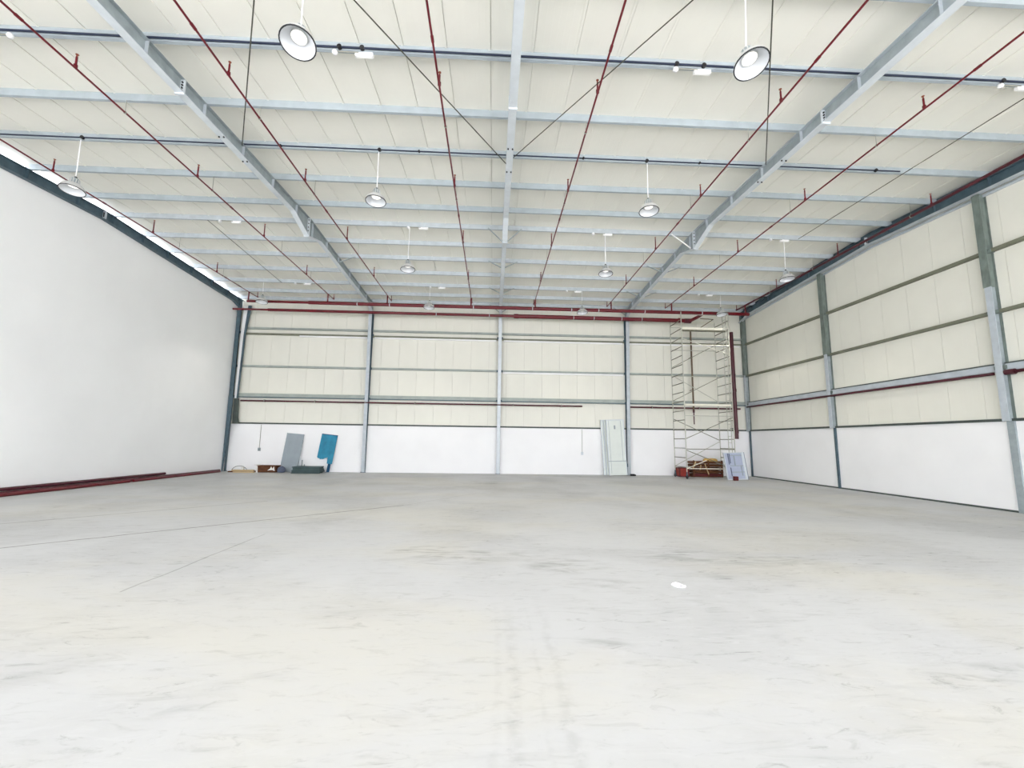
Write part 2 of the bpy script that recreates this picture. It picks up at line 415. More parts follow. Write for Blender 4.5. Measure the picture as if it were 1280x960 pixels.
# columns on the back wall, tapered I sections
col_info = ['dark blue-grey corner column where white left wall meets back wall',
            'grey steel column left of the middle on the back wall',
            'grey steel column in the middle of the back wall',
            'steel column on the back wall beside the pale leaning doors']
cx = [0.11, 7.0, 14.0, 21.0]
for i, x in enumerate(cx):
    c = thing('steel_column', col_info[i], 'column', (x, YB, 0), 0, 'steel columns along the walls')
    zt = raft(YB) - .25
    d0, d1 = (.16, .42) if i else (.2, .4)
    fm, wm = (('steel_light', 'steel_dark') if i in (2,) else ('steel', 'steel_dark')) if i else ('steel_dark', 'steel_dark')  # dark webs on the pale columns put side shade into the colour
    if i: obj('inner_flange', MB().prism([(-d0 - .014, 0), (-d0, 0), (-d1, zt), (-d1 - .014, zt)], 'x', -.09, .09), fm, c)
    else:
        obj('inner_flange', MB().prism([(-.11, 0), (-.05, 0), (.09, BLK), (.12, 3.8), (.09, 3.9), (.09, zt + .1), (-.10, zt + .1), (-.10, 3.9), (-.11, 3.8)], 'y', -.41, -.39), fm, c)
    wx = 0 if i else -.09
    obj('web', MB().prism([(-d0, 0), (-.03, 0), (-.03, zt), (-d1, zt)], 'x', wx - .006, wx + .006), wm, c)
    if i: obj('outer_flange', MB().box(-.09, .09, -.035, -.022, 0, zt), wm, c)
    obj('base_plate', MB().box(-.12 if i else -.1, .12 if i else -.04, -d0 - .05, -.025, 0, .02), 'steel_dark', c)
    for z in (3.85, 5.47, 7.3):
        obj('cleat', MB().box(-.16 if i else -.09, .16 if i else .09, -.16, -.1, z - .06, z + .06), 'steel_dark', c)
# columns on the right wall (gable posts): pale lower length, dark green-grey upper length
for k, (y, zs, lab, low) in enumerate([(YB - .15, 5.5, 'green-grey corner column where back wall meets right wall', .10),
                                       (17.25, 5.5, 'green-grey post on the right wall, farther from the camera', .10),
                                       (11.15, 6.2, 'steel post at the right edge of the photo, dark upper length', .17)]):
    c = thing('steel_column', lab, 'column', (XR, y, 0), 0, 'steel columns along the walls')
    zt = raft(y) - .02
    obj('lower_flange', MB().box(-.20, -.185, -.085, .085, BLK, zs), 'steel', c)
    obj('lower_web', MB().box(-.19, -.001, -.03, .03, BLK, zs), 'steel_mid', c)
    u = obj('upper_flange', MB().box(-.215, -.195, -.10, .10, zs, zt), 'steel_green', c); u['label'] = 'dark green-grey upper flange'
    obj('upper_web', MB().box(-.2, -.001, -.05, .05, zs, zt), 'steel_green', c)
    obj('wall_flange', MB().box(-.012, -.001, -.10, .10, BLK, zt), 'steel_green', c)
    obj('foot', MB().box(-.075, -.021, -low / 2, low / 2, 0, BLK), 'steel_mid' if k == 2 else 'steel_dark', c)
    for z in (3.9, 5.47, 7.23):
        obj('cleat', MB().box(-.15, -.02, -.15, .15, z - .05, z + .05), 'steel_green', c)

# purlins: C channels along the roof
names = ['first', 'second', 'third', 'fourth', 'fifth', 'sixth', 'seventh']
far = [y for y in PY if y > RY][::-1]; near = [y for y in PY if y < RY][::-1]
for y in PY:
    z = under(y)
    if y > RY: lab = 'pale steel purlin, %s from back wall on the far roof slope' % names[far.index(y)]
    else: lab = 'pale steel purlin, %s on near slope counting from the ridge towards camera' % names[near.index(y)]
    w, t = .07, .004
    prof = [(0, 0), (w, 0), (w, .02), (w - t, .02), (w - t, t), (t, t), (t, PD - t), (w, PD - t), (w, PD), (0, PD)]
    p = obj('purlin', MB().prism([(a, b) for a, b in prof], 'x', 0, XR + .1), 'purlin' if y < RY else 'steel', None, (-.03, y, z))
    tag(p, lab, 'purlin', 'roof purlins')

# wall girts (one per bay), each a channel with a lip
bays = [(.22, 6.9, 'between left corner and second column'), (7.1, 13.9, 'between second and middle column'),
        (14.1, 20.9, 'between middle column and fourth column'), (21.1, XR - .2, 'behind the scaffold tower')]
levels = [(7.5, .10, 'top', 'girt'), (7.2, .09, 'second from top', 'girt_shaded'), (5.43, .10, 'middle', 'girt'), (3.84, .19, 'deep lower', 'girt')]
def channel(a, b, h, d, axis):
    prof = [(-.0, 0), (-d, 0), (-d, .025), (-d + .006, .025), (-d + .006, .006), (-.006, .006), (-.006, h - .006), (-d + .006, h - .006),
            (-d + .006, h - .025), (-d, h - .025), (-d, h), (0, h)]
    return MB().prism(prof, axis, a, b)
for (z, h, ln, mm) in levels:
    for bi, (a, b, bn) in enumerate(bays):
        g = thing('wall_girt', '%s grey girt on back wall %s' % (ln, bn), 'girt', (a, YB, z), 0, 'back wall girts')
        # web towards the room
        obj('channel', MB().box(0, b - a, -.13, -.124, 0, h).box(0, b - a, -.13, -.001, h - .005, h).box(0, b - a, -.13, -.001, 0, .005), mm, g)
        if ln == 'deep lower': obj('lip', MB().box(0, b - a, -.15, -.125, -.04, .01), 'steel_dark', g)
        elif (ln, bi) in (('second from top', 1), ('second from top', 2), ('middle', 2), ('second from top', 3), ('second from top', 0)):  # white strip puts floor bounce light into the colour of these spans
            w = obj('bounce_strip', MB().box(.1 if bi else 3.0, b - a - .1, -.115, -.001, -.075, -.001), 'white', g); w['label'] = 'white strip painting floor bounce light under the girt'
rb = [(YB - .05, 17.36, 'between far corner and farther post', .2), (17.14, 11.26, 'between the two right wall posts', .0), (11.04, YS, 'nearest camera beyond the last post', 0)]
for (z, h, ln, mm) in [(7.2, .09, 'top', 'girt_shaded'), (5.43, .09, 'middle', 'girt_shaded'), (3.80, .2, 'deep lower', 'steel')]:
    for (b, a, bn, _) in rb:
        g = thing('wall_girt', '%s girt on the right wall %s' % (ln, bn), 'girt', (XR, a, z), 0, 'right wall girts')
        obj('channel', MB().box(-.13, -.124, 0, b - a, 0, h).box(-.13, -.001, 0, b - a, h - .005, h).box(-.13, -.001, 0, b - a, 0, .005), mm, g)
        if ln == 'deep lower': obj('lip', MB().box(-.15, -.12, 0, b - a, h - .01, h + .025), 'flash', g)

# roof bracing rods: crosses between the beams on the near slope
def zr(y): return under(y) - .06
for (x0, y0, x1, y1, lab, r) in [(13.93, 10.95, 7.07, -.45, 'dark thin brace rod from middle beam towards the upper left', .013),
                                 (14.07, 10.7, 20.93, -.45, 'thin brace rod from middle beam towards the upper right', .011),
                                 (7.07, 10.6, 13.93, -.6, 'steep dark rod crossing the ceiling down to the left interior beam', .012),
                                 (20.93, 10.5, 14.07, -.6, 'steep thin rod crossing the ceiling down to the right interior beam', .012)]:
    b = obj('brace_rod', MB().tube((x0, y0, zr(y0)), (x1, y1, zr(y1)), r, 6), 'rod')
    tag(b, lab, 'rod', 'roof bracing rods')
for (p, q, lab) in [((24.85, 6.0, under(6) - .02), (25.1, 15.0, under(15) - .02), 'thin brown wire run along the ceiling right of the right interior beam'),
                    ((3.32, 15.1, under(15.1) - .02), (3.36, 20.6, under(20.6) - .02), 'thin wire run on the far slope left of the left interior beam')]:
    tag(obj('wire_run', MB().tube(p, q, .011, 6), 'rod'), lab, 'wire')

# ================================================================== SPRINKLER PIPES
PX = [1.45, 5.32, 8.27, 12.47, 15.74, 19.66, 22.82, 26.73]
plab = ['thin red sprinkler pipe beside the dark beam on the left wall',
        'red sprinkler pipe between the left wall pipe and left interior beam',
        'red sprinkler pipe just right of the left interior beam',
        'red sprinkler pipe just left of the middle beam',
        'red sprinkler pipe just right of the middle beam',
        'red sprinkler pipe just left of the right interior beam',
        'red sprinkler pipe just right of the right interior beam',
        'red sprinkler pipe running along the right wall beam']
ZP = 8.9
SY = [(8.03, .24), (11.6, .31), (15.15, .42), (18.75, .38), (22.08, .25)]
for i, x in enumerate(PX):
    t = thing('sprinkler_pipe', plab[i], 'pipe', (x, 0, ZP), 0, 'red sprinkler branch pipes')
    y0 = 0.5
    rr = .021 if i != 7 else .045
    mb = MB().tube((0, y0, 0), (0, 22.12, 0), rr, 10)
    for yc in (7.0, 13.2, 19.4): mb.tube((0, yc - .06, 0), (0, yc + .06, 0), rr + .008, 10)
    obj('pipe', mb, 'red' if i != 7 else 'red_dark', t)
    for (y, h) in SY:
        s = obj('sprinkler_stub', MB().tube((0, y, 0), (0, y, h), .019, 8).tube((0, y, 0), (0, y, .07), .034, 8), 'red', t)
        obj('sprinkler_head', MB().tube((0, y, h), (0, y, h + .05), .014, 6).tube((0, y, h + .05), (0, y, h + .058), .03, 8), 'brass', s)
    obj('riser', MB().tube((0, 21.3, 0), (0, 21.3, -.40), .035, 8), 'red', t)
    for y in (9.2, 12.25, 16.45, 19.2):
        obj('hanger', MB().tube((0, y, 0), (0, y, under(y) - ZP), .006, 5).tube((0, y - .012, -.0), (0, y + .012, -.0), rr + .01, 8), 'thin', t)
clamp = MB().tube((-.02, 0, 0), (.02, 0, 0), .125, 12).mesh('clamp', M['steel_light'])
t = thing('header_pipe', 'thick upper red header pipe across the back under the branch pipes', 'pipe', (0, 21.3, 8.43))
obj('pipe', MB().tube((1.4, 0, 0), (4.4, 0, 0), .06, 12).tube((4.4, 0, 0), (26.9, 0, 0), .085, 14), 'red', t)
for x in (6.8, 8.4, 10.6, 12.6, 15.6, 17.6, 19.0, 21.4, 24.4):
    c = link('clamp', clamp, t, (x, 0, 0)); c.scale = (1, .75, .75)
t = thing('header_pipe', 'lower red pipe across the back wall, ending at the scaffold', 'pipe', (0, 22.35, 8.325))
obj('pipe', MB().tube((.12, 0, 0), (1.9, 0, 0), .05, 12).tube((1.9, 0, 0), (14.8, 0, 0), .075, 12).tube((14.8, 0, 0), (24.15, 0, -.01), .105, 14), 'red', t)
obj('coupling', MB().tube((14.7, 0, 0), (14.95, 0, 0), .12, 14).tube((23.6, 0, 0), (23.75, 0, 0), .125, 14), 'red', t)
e = obj('elbow', MB().path([(24.05, 0, 0), (24.3, -.1, .0), (24.45, -.45, .06), (24.5, -1.0, .1)], .085, 12), 'red', t)
obj('valve', MB().tube((23.95, 0, -.02), (24.3, 0, -.02), .13, 12), 'red_dark', t)
for x in (10.6, 13.4, 17.9, 19.0, 20.5, 21.6):
    c = link('clamp', clamp, t, (x, 0, 0)); c.scale = (.7, .9, .9)
for (a, b, lab) in [(.55, 18.48, 'long thin dark red pipe low on back wall, left part'), (21.1, 27.2, 'short thin dark red pipe low on back wall, behind scaffold')]:
    t = thing('low_pipe', lab, 'pipe', (0, YB - .26, 3.63), 0, 'dark red pipes below the deep girts')
    obj('pipe', MB().tube((a, 0, 0), (b, 0, 0), .042, 10), 'red_dark', t)
    x = a + 1.2
    while x < b:
        obj('bracket', MB().box(x - .015, x + .015, -.05, .13, -.05, .07), 'thin', t); x += 2.6
for (a, b, lab) in [(YB - .2, 11.3, 'dark red pipe under the deep girt on right wall, far part'), (10.9, YS, 'dark red pipe under the deep girt on right wall, near end by post')]:
    t = thing('low_pipe', lab, 'pipe', (XR - .18, 0, 3.745), 0, 'dark red pipes below the deep girts')
    obj('pipe', MB().tube((0, a, 0), (0, b, 0), .042, 10), 'red_dark', t)
    if a < 12: obj('end_cap', MB().tube((0, a - .1, 0), (0, a + .12, 0), .075, 12), 'red_dark', t)
t = thing('riser_pipe', 'thick upright red pipe beside the scaffold, open at the top', 'pipe', (26.82, 22.9, 0))
obj('pipe', MB().tube((0, 0, 2.0), (0, 0, 7.88), .10, 16), 'red_dark', t)
obj('coupling', MB().tube((0, 0, 4.55), (0, 0, 4.7), .12, 16).tube((0, 0, 2.3), (0, 0, 2.42), .12, 16), 'red_dark', t)
obj('bracket', MB().box(-.12, .12, -.02, .40, 5.48, 5.52), 'flash', t)
obj('bracket', MB().box(-.12, .12, -.02, .40, 2.54, 2.58), 'flash', t)
t = thing('drop_pipe', 'thin brown upright pipe on back wall behind the scaffold', 'pipe', (24.55, YB - .36, 0))
obj('pipe', MB().tube((0, 0, 3.4), (0, 0, 8.0), .045, 10), 'brownpipe', t)
for zz in (4.6, 6.4): obj('bracket', MB().box(-.02, .02, .03, .352, zz, zz + .04), 'brownpipe', t)
obj('lower_length', MB().tube((0, 0, 2.75), (0, 0, 3.4), .03, 10), 'red_dark', t)
obj('collar', MB().tube((0, 0, 3.38), (0, 0, 3.55), .054, 10), 'red_dark', t)

# ================================================================== CONDUITS, LAMPS, EMERGENCY LIGHTS
for (y, x1, dots, lab) in [(7.55, XR - .05, [10.62, 11.05, 17.2, 17.75, 24.0], 'thick dark conduit running full width behind the two nearest lamps'),
                           (10.72, 24.9, [3.0, 10.56, 17.74, 24.2, 8.0, 11.6, 16.0, 19.2], 'dark conduit along the purlin that carries the second lamp row')]:
    t = thing('conduit', lab, 'conduit', (0, y - .03, under(y) + .035), 0, 'dark conduits on the purlins')
    r = .02 if y < 8 else .016
    obj('tube', MB().tube((.1, 0, 0), (x1, 0, 0), r, 8), 'conduit', t)
    for d in dots: obj('junction_box', MB().tube((d, -.03, 0), (d, .025, 0), .045 if d not in (8.0, 11.6, 16.0, 19.2) else .028, 10), 'black', t)

def make_lamp():
    t = thing('high_bay_lamp', 'x', 'lamp')
    # origin at the rim centre
    out = [(.262, 0.0), (.262, .012), (.256, .04), (.235, .09), (.195, .14), (.14, .175), (.10, .19), (.0, .19)]
    obj('reflector', MB().lathe([(.245, .004), (.236, .05), (.21, .10), (.165, .145), (.105, .17), (.0, .172)], 28), 'alu_in', t)
    obj('shade', MB().lathe(out, 28), 'alu', t)
    obj('rim', MB().lathe([(.245, .004), (.252, -.004), (.264, .0), (.264, .014), (.256, .016)], 28), 'bolt', t)
    obj('lens', MB().lathe([(.0, .120), (.07, .122), (.112, .138), (.116, .166)], 24), 'lens_lit', t)
    obj('lens_ring', MB().lathe([(.112, .136), (.122, .136), (.124, .168)], 24), 'alu', t)
    h = obj('driver_housing', MB().lathe([(.0, .34), (.08, .34), (.088, .33), (.088, .24), (.095, .225), (.10, .18)], 20), 'steel_mid', t)
    fin = MB()
    for k in range(12):
        a = math.pi * 2 * k / 12; fin.tube((.1 * math.cos(a), .1 * math.sin(a), .2), (.1 * math.cos(a), .1 * math.sin(a), .31), .011, 4)
    fo = obj('cooling_fins', fin, 'alu', t); fo['kind'] = 'stuff'
    obj('hook', MB().tube((0, 0, .34), (0, 0, .40), .03, 10), 'black', t)
    ld = bpy.data.lights.new('lamp_fill_light', 'SPOT'); ld.energy = LAMP_W; ld.spot_size = math.radians(105); ld.spot_blend = .6  # spot added inside each lamp to brighten the far floor
    ld.color = (1, .95, .88); ld.shadow_soft_size = .11
    l = link('lamp_fill_light', ld, t, (0, 0, .11))
    return t
LAMP_W = 150.0
proto = make_lamp()
rows = {5.95: 'nearest lamp row', 10.72: 'second lamp row', 15.1: 'third lamp row', 20.6: 'last lamp row by back wall'}
lamps = [(10.64, 5.95, 7.62, 'large white high bay lamp nearest the camera, left of the middle beam', 7.55),
         (17.68, 5.95, 7.66, 'large white high bay lamp nearest the camera, right of the middle beam', -6.0),
         (2.92, 10.72, 7.86, 'high bay lamp hanging in front of the dark left wall beam', 0),
         (10.53, 10.72, 7.86, 'second lamp from camera in the row left of the middle beam', 0),
         (17.77, 10.72, 7.86, 'second lamp from camera in the row right of the middle beam', 0),
         (10.52, 15.1, 7.80, 'third lamp from camera in the row left of the middle beam', 0),
         (17.74, 15.1, 7.86, 'third lamp from camera in the row right of the middle beam', 0),
         (24.62, 15.1, 7.86, 'high bay lamp above the right wall beam, far from the scaffold', 0),
         (10.46, 20.63, 8.12, 'farthest lamp left of the middle beam, overlapping the red header pipe', 0),
         (18.02, 20.63, 8.06, 'farthest lamp right of the middle beam, before the red header', 0),
         (25.1, 20.63, 8.16, 'high bay lamp hanging over the top of the scaffold', 0),
         (2.47, 20.63, 8.18, 'high bay lamp in the left back corner under the ceiling', 0)]
cords = []
lamp_objs = [proto] + [copy_tree(proto) for _ in lamps[1:]]
for i, (x, y, z, lab, _) in enumerate(lamps):
    o = lamp_objs[i]
    o.location = (x, y, z); o['label'] = lab; o['group'] = 'high bay lamps'
    tilt = -math.radians((13 if y < 7 else 7) + random.uniform(-2, 2)); roll = math.radians(random.uniform(-3, 3))
    R3 = Matrix.Rotation(tilt, 3, 'X') @ Matrix.Rotation(roll, 3, 'Y')
    for ch in o.children:
        ch.rotation_euler = R3.to_euler(); ch.location = R3 @ ch.location
    hook = R3 @ Vector((0, 0, .39))
    cords.append((o, hook, under(y) - z + .003))
for o, hook, top in cords:
    obj('drop_cord', MB().tube(hook, (hook.x * .5, .025, top), .011, 6), 'white', o)

def emergency(x, y, lab, side=1):
    t = thing('emergency_light', lab, 'light', (x, y + .02, under(y)), 0, 'small white emergency fittings on purlins')
    obj('round_sensor', MB().lathe([(.0, -.08), (.035, -.075), (.055, -.045), (.045, 0), (.0, .0)], 14), 'white', t)
    obj('link_conduit', MB().tube((0, 0, -.015), (side * .45, 0, -.015), .012, 6), 'thin', t)
    obj('light_box', MB().box(min(side * .38, side * .72), max(side * .38, side * .72), -.0, .07, -.07, -.0), 'white', t)
    obj('diffuser', MB().box(min(side * .40, side * .70), max(side * .40, side * .70), .01, .06, -.08, -.07), 'lens', t)
ern = {7.55: 'on the near dark conduit', 15.1: 'at the ridge', 20.6: 'on the far slope'}
for (x, y, s, lab) in [(10.52, 7.55, 1, 'white emergency fitting beside the near lamp left of middle'), (17.2, 7.55, 1, 'white emergency fitting beside the near lamp right of middle'),
                       (24.0, 7.55, 1, 'white emergency fitting at the top right edge on the dark conduit'), (4.55, 7.55, -1, 'white emergency fitting at the top left edge on the dark conduit'),
                       (10.46, 15.1, 1, 'emergency fitting at the ridge left of the middle beam'), (17.3, 15.1, 1, 'emergency fitting at the ridge right of the middle beam'),
                       (24.1, 15.1, 1, 'emergency fitting at the ridge near the right wall lamp'), (3.75, 15.1, 1, 'emergency fitting at the ridge near the left wall'),
                       (10.5, 20.6, 1, 'far slope emergency fitting left of the middle beam'), (17.25, 20.6, 1, 'far slope emergency fitting right of the middle beam'),
                       (23.95, 20.6, 1, 'far slope emergency fitting above the scaffold'), (4.0, 20.6, 1, 'far slope emergency fitting near the left corner')]:
    emergency(x, y, lab, s)

# ================================================================== SCAFFOLD TOWER
t = thing('scaffold_tower', 'tall aluminium scaffold tower on castors by the right back corner', 'scaffold', (23.25, 21.2, 0))
SW, SD, ST = 2.47, 1.38, 8.45
for fx in (0, SW):
    fr = obj('ladder_frame', MB().tube((fx, 0, .22), (fx, 0, ST), .026, 8).tube((fx, SD, .22), (fx, SD, ST - .15), .026, 8), 'scaff', t)
    z = .55
    while z < ST - .05:
        obj('rung', MB().tube((fx, 0, z), (fx, SD, z), .022, 6), 'scaff_rung', fr); z += .468
    fr2 = obj('joint_collar', MB().tube((fx, 0, 2.2), (fx, 0, 2.4), .034, 8).tube((fx, 0, 4.3), (fx, 0, 4.5), .034, 8).tube((fx, 0, 6.4), (fx, 0, 6.6), .034, 8), 'scaff', t)
    if fx:   # narrow access ladder inside the right-hand end
        la = obj('access_ladder', MB().tube((fx - .12, .02, .4), (fx - .12, .02, ST), .018, 6).tube((fx - .12, .34, .4), (fx - .12, .34, ST), .018, 6), 'scaff', t)
        z = .6
        while z < ST - .1:
            obj('rung', MB().tube((fx - .12, .02, z), (fx - .12, .34, z), .014, 6), 'scaff', la); z += .3
for (a, b, y, m_) in [((0, 7.05), (SW, 6.25), 0, 'board'), ((0, 5.75), (SW, 7.05), SD, 'scaff_rung'), ((0, 5.35), (SW, 3.95), SD, 'scaff'), ((0, 3.95), (SW, 5.2), SD, 'scaff_rung'),
                      ((0, 1.95), (SW, 3.05), 0, 'scaff_rung'), ((0, 3.0), (SW, 1.9), SD, 'scaff_rung'), ((0, .55), (SW, 1.85), SD, 'scaff'), ((0, 1.4), (SW, .45), 0, 'scaff_rung'),
                      ((0, .5), (1.0, .9), 0, 'board')]:
    obj('diagonal_brace', MB().tube((a[0], y, a[1]), (b[0], y, b[1]), .018, 6), m_, t)
for (z, y, m_) in [(7.62, 0, 'board'), (6.72, 0, 'board'), (8.3, 0, 'scaff'), (7.98, SD, 'scaff'), (8.3, SD, 'board'), (3.1, 0, 'scaff'), (1.45, 0, 'scaff_rung'), (.5, 0, 'board'), (5.3, SD, 'scaff'), (6.72, SD, 'scaff')]:
    obj('ledger', MB().tube((0, y, z), (SW, y, z), .02, 6), m_, t)
pl = obj('platform', MB().box(.05, SW - .05, .03, .2, 7.46, 7.52), 'scaff_rung', t)
obj('toe_board', MB().box(.05, SW - .3, .0, .03, 7.52, 7.61), 'board', t)
pl = obj('platform', MB().box(.05, SW - .05, .03, .22, 3.60, 3.65), 'board', t)
obj('toe_board', MB().box(.05, SW - .05, -.0, .03, 3.62, 3.70), 'board', t)
obj('folding_bar', MB().path([(1.15, .3, 8.2), (1.85, .3, 8.17), (.98, .3, 7.6)], .022, 6), 'brownpipe', t)
for fx in (0, SW):
    for fy in (0, SD):
        ca = obj('castor', MB().tube((fx, fy, .2), (fx, fy, .34), .035, 8).box(fx - .03, fx + .03, fy - .05, fy + .05, .14, .22), 'steel_dark', t)
        obj('wheel', MB().tube((fx - .025, fy, .1), (fx + .025, fy, .1), .1, 14), 'rubber', ca)

# ================================================================== THINGS BY THE BACK WALL
def leaning_panel(name, lab, cat, x, y, w, h, th, tilt, roll, mm, group=None):
    t = thing(name, lab, cat, (x, y, 0), 0, group); t.rotation_euler = (tilt, roll, 0); return t
# grey door leaf
t = leaning_panel('door_leaf', 'plain grey door leaf leaning on the white wall in left corner', 'door', 2.85, 22.98, .9, 2.0, .04, -math.radians(7), math.radians(4), 'greydoor', 'leaning door leaves')
obj('leaf', MB().box(0, .86, 0, .045, .01, 2.0), 'greydoor', t)
obj('edge_strip', MB().box(-.008, 0, .0, .045, .01, 2.02).box(.86, .868, 0, .045, .01, 2.0), 'steel_mid', t)
obj('hinge', MB().tube((.875, -.005, .3), (.875, -.005, .4), .012, 6), 'steel_dark', t)
obj('hinge', MB().tube((.875, -.005, 1.6), (.875, -.005, 1.7), .012, 6), 'steel_dark', t)
# teal sheet with its lower left torn away
t = leaning_panel('teal_sheet', 'teal door sheet with torn lower left corner against white wall', 'sheet', 4.55, 23.05, .8, 2.0, .03, -math.radians(6), math.radians(6), 'teal')
rag = [(.53, .82), (.48, .80), (.44, .77), (.40, .78), (.36, .72), (.31, .73), (.27, .69), (.22, .72), (.17, .68), (.12, .73), (.06, .72), (0, .78)]
obj('sheet', MB().prism([(0, 2.0), (.82, 2.0), (.82, .5), (.56, .5)] + rag, 'y', 0, .03), 'teal', t)
obj('edge_post', MB().box(.62, .76, 0, .03, .01, .5), 'teal_dark', t)
obj('foot', MB().prism([(.45, .01), (.95, .01), (.78, .07), (.6, .07)], 'y', -.05, .03), 'teal_dark', t)
obj('top_edge', MB().box(-.002, .822, -.004, .034, 1.96, 2.0), 'teal_dark', t)
# stack of dark sheets and a few upright offcuts
t = thing('sheet_stack', 'low stack of dark grey-green sheets in front of grey door', 'sheets', (3.92, 22.0, 0), math.radians(4))
for k in range(6):
    obj('sheet', MB().box(random.uniform(-.06, .03), 1.28 + random.uniform(-.05, .08), .02 * k, .68 + .02 * k, .002 + k * .055, .05 + k * .055), 'sheetgreen', t)
for (x, h) in ((3.72, .62), (3.98, .8), (4.12, .55)):
    pass
t = thing('offcut_rack', 'few thin grey uprights standing behind dark sheets by the grey door', 'offcuts', (3.75, 22.83, 0))
for (x, h, s) in ((0, .5, .02), (.13, .74, .018), (.24, .62, .02), (.36, .4, .02)):
    obj('upright', MB().box(x, x + .05, 0, .03, 0, h), 'steel_mid' if s == .02 else 'steel_light', t)
obj('foot_rail', MB().box(-.05, .45, -.03, .06, 0, .06), 'sheetgreen', t)
# brown box with white packing, dark sack beside
t = thing('brown_box', 'open brown box with white packing beside dark sack, left corner', 'box', (1.95, 22.5, 0), 0)
obj('body', MB().box(0, .95, 0, .02, 0, .34).box(0, .95, .48, .5, 0, .34).box(0, .02, .02, .48, 0, .34).box(.93, .95, .02, .48, 0, .34).box(0, .95, 0, .5, 0, .015), 'wood', t)
obj('flap', MB().prism([(-.0, .33), (-.14, .36), (-.13, .38), (0, .35)], 'y', 0, .5), 'card', t)
obj('side_panel', MB().prism([(-.01, .0), (.07, .0), (.05, .32), (-.01, .33)], 'y', -.012, 0), 'card', t)
obj('packing', MB().prism([(.55, .1), (.68, .2), (.72, .3), (.78, .18), (.86, .3), (.9, .08), (.8, .13)], 'y', -.03, -.003), 'card', t)
sk = MB(); sk.lathe([(0, .0), (.16, .01), (.2, .1), (.17, .22), (.1, .29), (.06, .31), (0, .31)], 16)
tag(obj('sack', sk, 'slate', None, (3.13, 22.6, 0)), 'small dark slumped sack between brown box and grey door', 'sack')
# scrap timber pile
tl = ['pale timber offcut on top of the scrap pile in left corner', 'brown timber offcut at the back of the scrap pile in left corner', 'pale timber offcut lying lowest at the front of the scrap pile',
      'dark timber offcut crossing under the others in left corner', 'short pale block standing on the scrap pile in left corner']
for k, (x0, y0, z0, L_, a, mm, w, h) in enumerate([(.75, 22.55, .062, 1.05, .03, 'wood_pale', .12, .06), (.9, 22.78, .0, 1.0, -.06, 'wood', .14, .07), (.95, 22.3, .0, 1.0, .02, 'wood_pale', .1, .06),
                                                   (.6, 22.52, .0, 1.15, .03, 'wood', .16, .06), (1.18, 22.56, .124, .12, .0, 'card', .12, .14)]):
    o = obj('timber_offcut', MB().box(0, L_, -w / 2, w / 2, 0, h), mm, None, (x0, y0, z0), (0, 0, a)); tag(o, tl[k], 'timber', 'scrap timber in the left corner')
cb = MB(); pp = []
for k in range(13):
    a = k / 12 * math.pi; pp.append((.55 + .38 * (1 - math.cos(a)) , 22.85, .03 + .26 * math.sin(a)))
tag(obj('bent_cable', cb.path(pp, .012, 6), 'rod'), 'thin bent cable arching over the scrap timber', 'cable')
# hanging sockets on white wall
for (x, z0, z1, lab) in [(1.6, 2.40, 1.2, 'hanging cord with small grey switch on white wall, left corner'), (18.5, 2.40, 1.2, 'faint hanging cord with socket left of the pale doors')]:
    t = thing('hanging_switch', lab, 'switch', (x, YB - .05, 0))
    obj('cord', MB().tube((0, 0, z0), (.0, 0, z1), .012, 6), 'thin', t)
    obj('switch_box', MB().box(-.06, .06, -.03, .02, z1 - .16, z1), 'steel_mid' if x < 5 else 'steel_light', t)
# two tall pale doors leaning by the fourth column
for k, (x, y, w, h, lab) in enumerate([(19.60, 22.95, .9, 2.92, 'pale tall door leaf behind, leaning left of fourth column'), (19.84, 22.78, .94, 2.92, 'pale grey-green tall door leaf in front, by the fourth column')]):
    t = leaning_panel('door_leaf', lab, 'door', x, y, w, h, .05, -math.radians(4.5 if k == 0 else 4), math.radians(-2), 'paledoor', 'leaning door leaves')
    obj('leaf', MB().box(0, w, 0, .05, .01, h), 'paledoor', t)
    fr = MB().box(-.012, .03, -.012, .06, .01, h).box(w - .03, w + .012, -.012, .06, .01, h).box(-.012, w + .012, -.012, .06, h - .03, h + .012)
    obj('edge_frame', fr, 'steel_light', t)
    if k:
        obj('seam_strip', MB().box(.0, w, -.014, -.0, .72, .75), 'greydoor', t)
        obj('stile_line', MB().box(.12, .135, -.010, 0, .1, h - .05).box(w - .17, w - .155, -.010, 0, .75, h - .05), 'greydoor', t)
        obj('lock_plate', MB().box(.40, .48, -.014, 0, 2.42, 2.62), 'greydoor', t)
        obj('latch', MB().box(w + .01, w + .07, -.02, .03, .42, .6), 'steel_dark', t)
    else:
        obj('stile', MB().box(.10, .15, -.04, 0, .01, h - .02), 'steel', t)
tag(obj('small_block', MB().prism([(0, 0), (.28, 0), (.28, .07), (.2, .1), (0, .1)], 'y', 0, .12), 'black', None, (20.93, 22.7, 0)), 'small black block on floor at foot of fourth column', 'block')

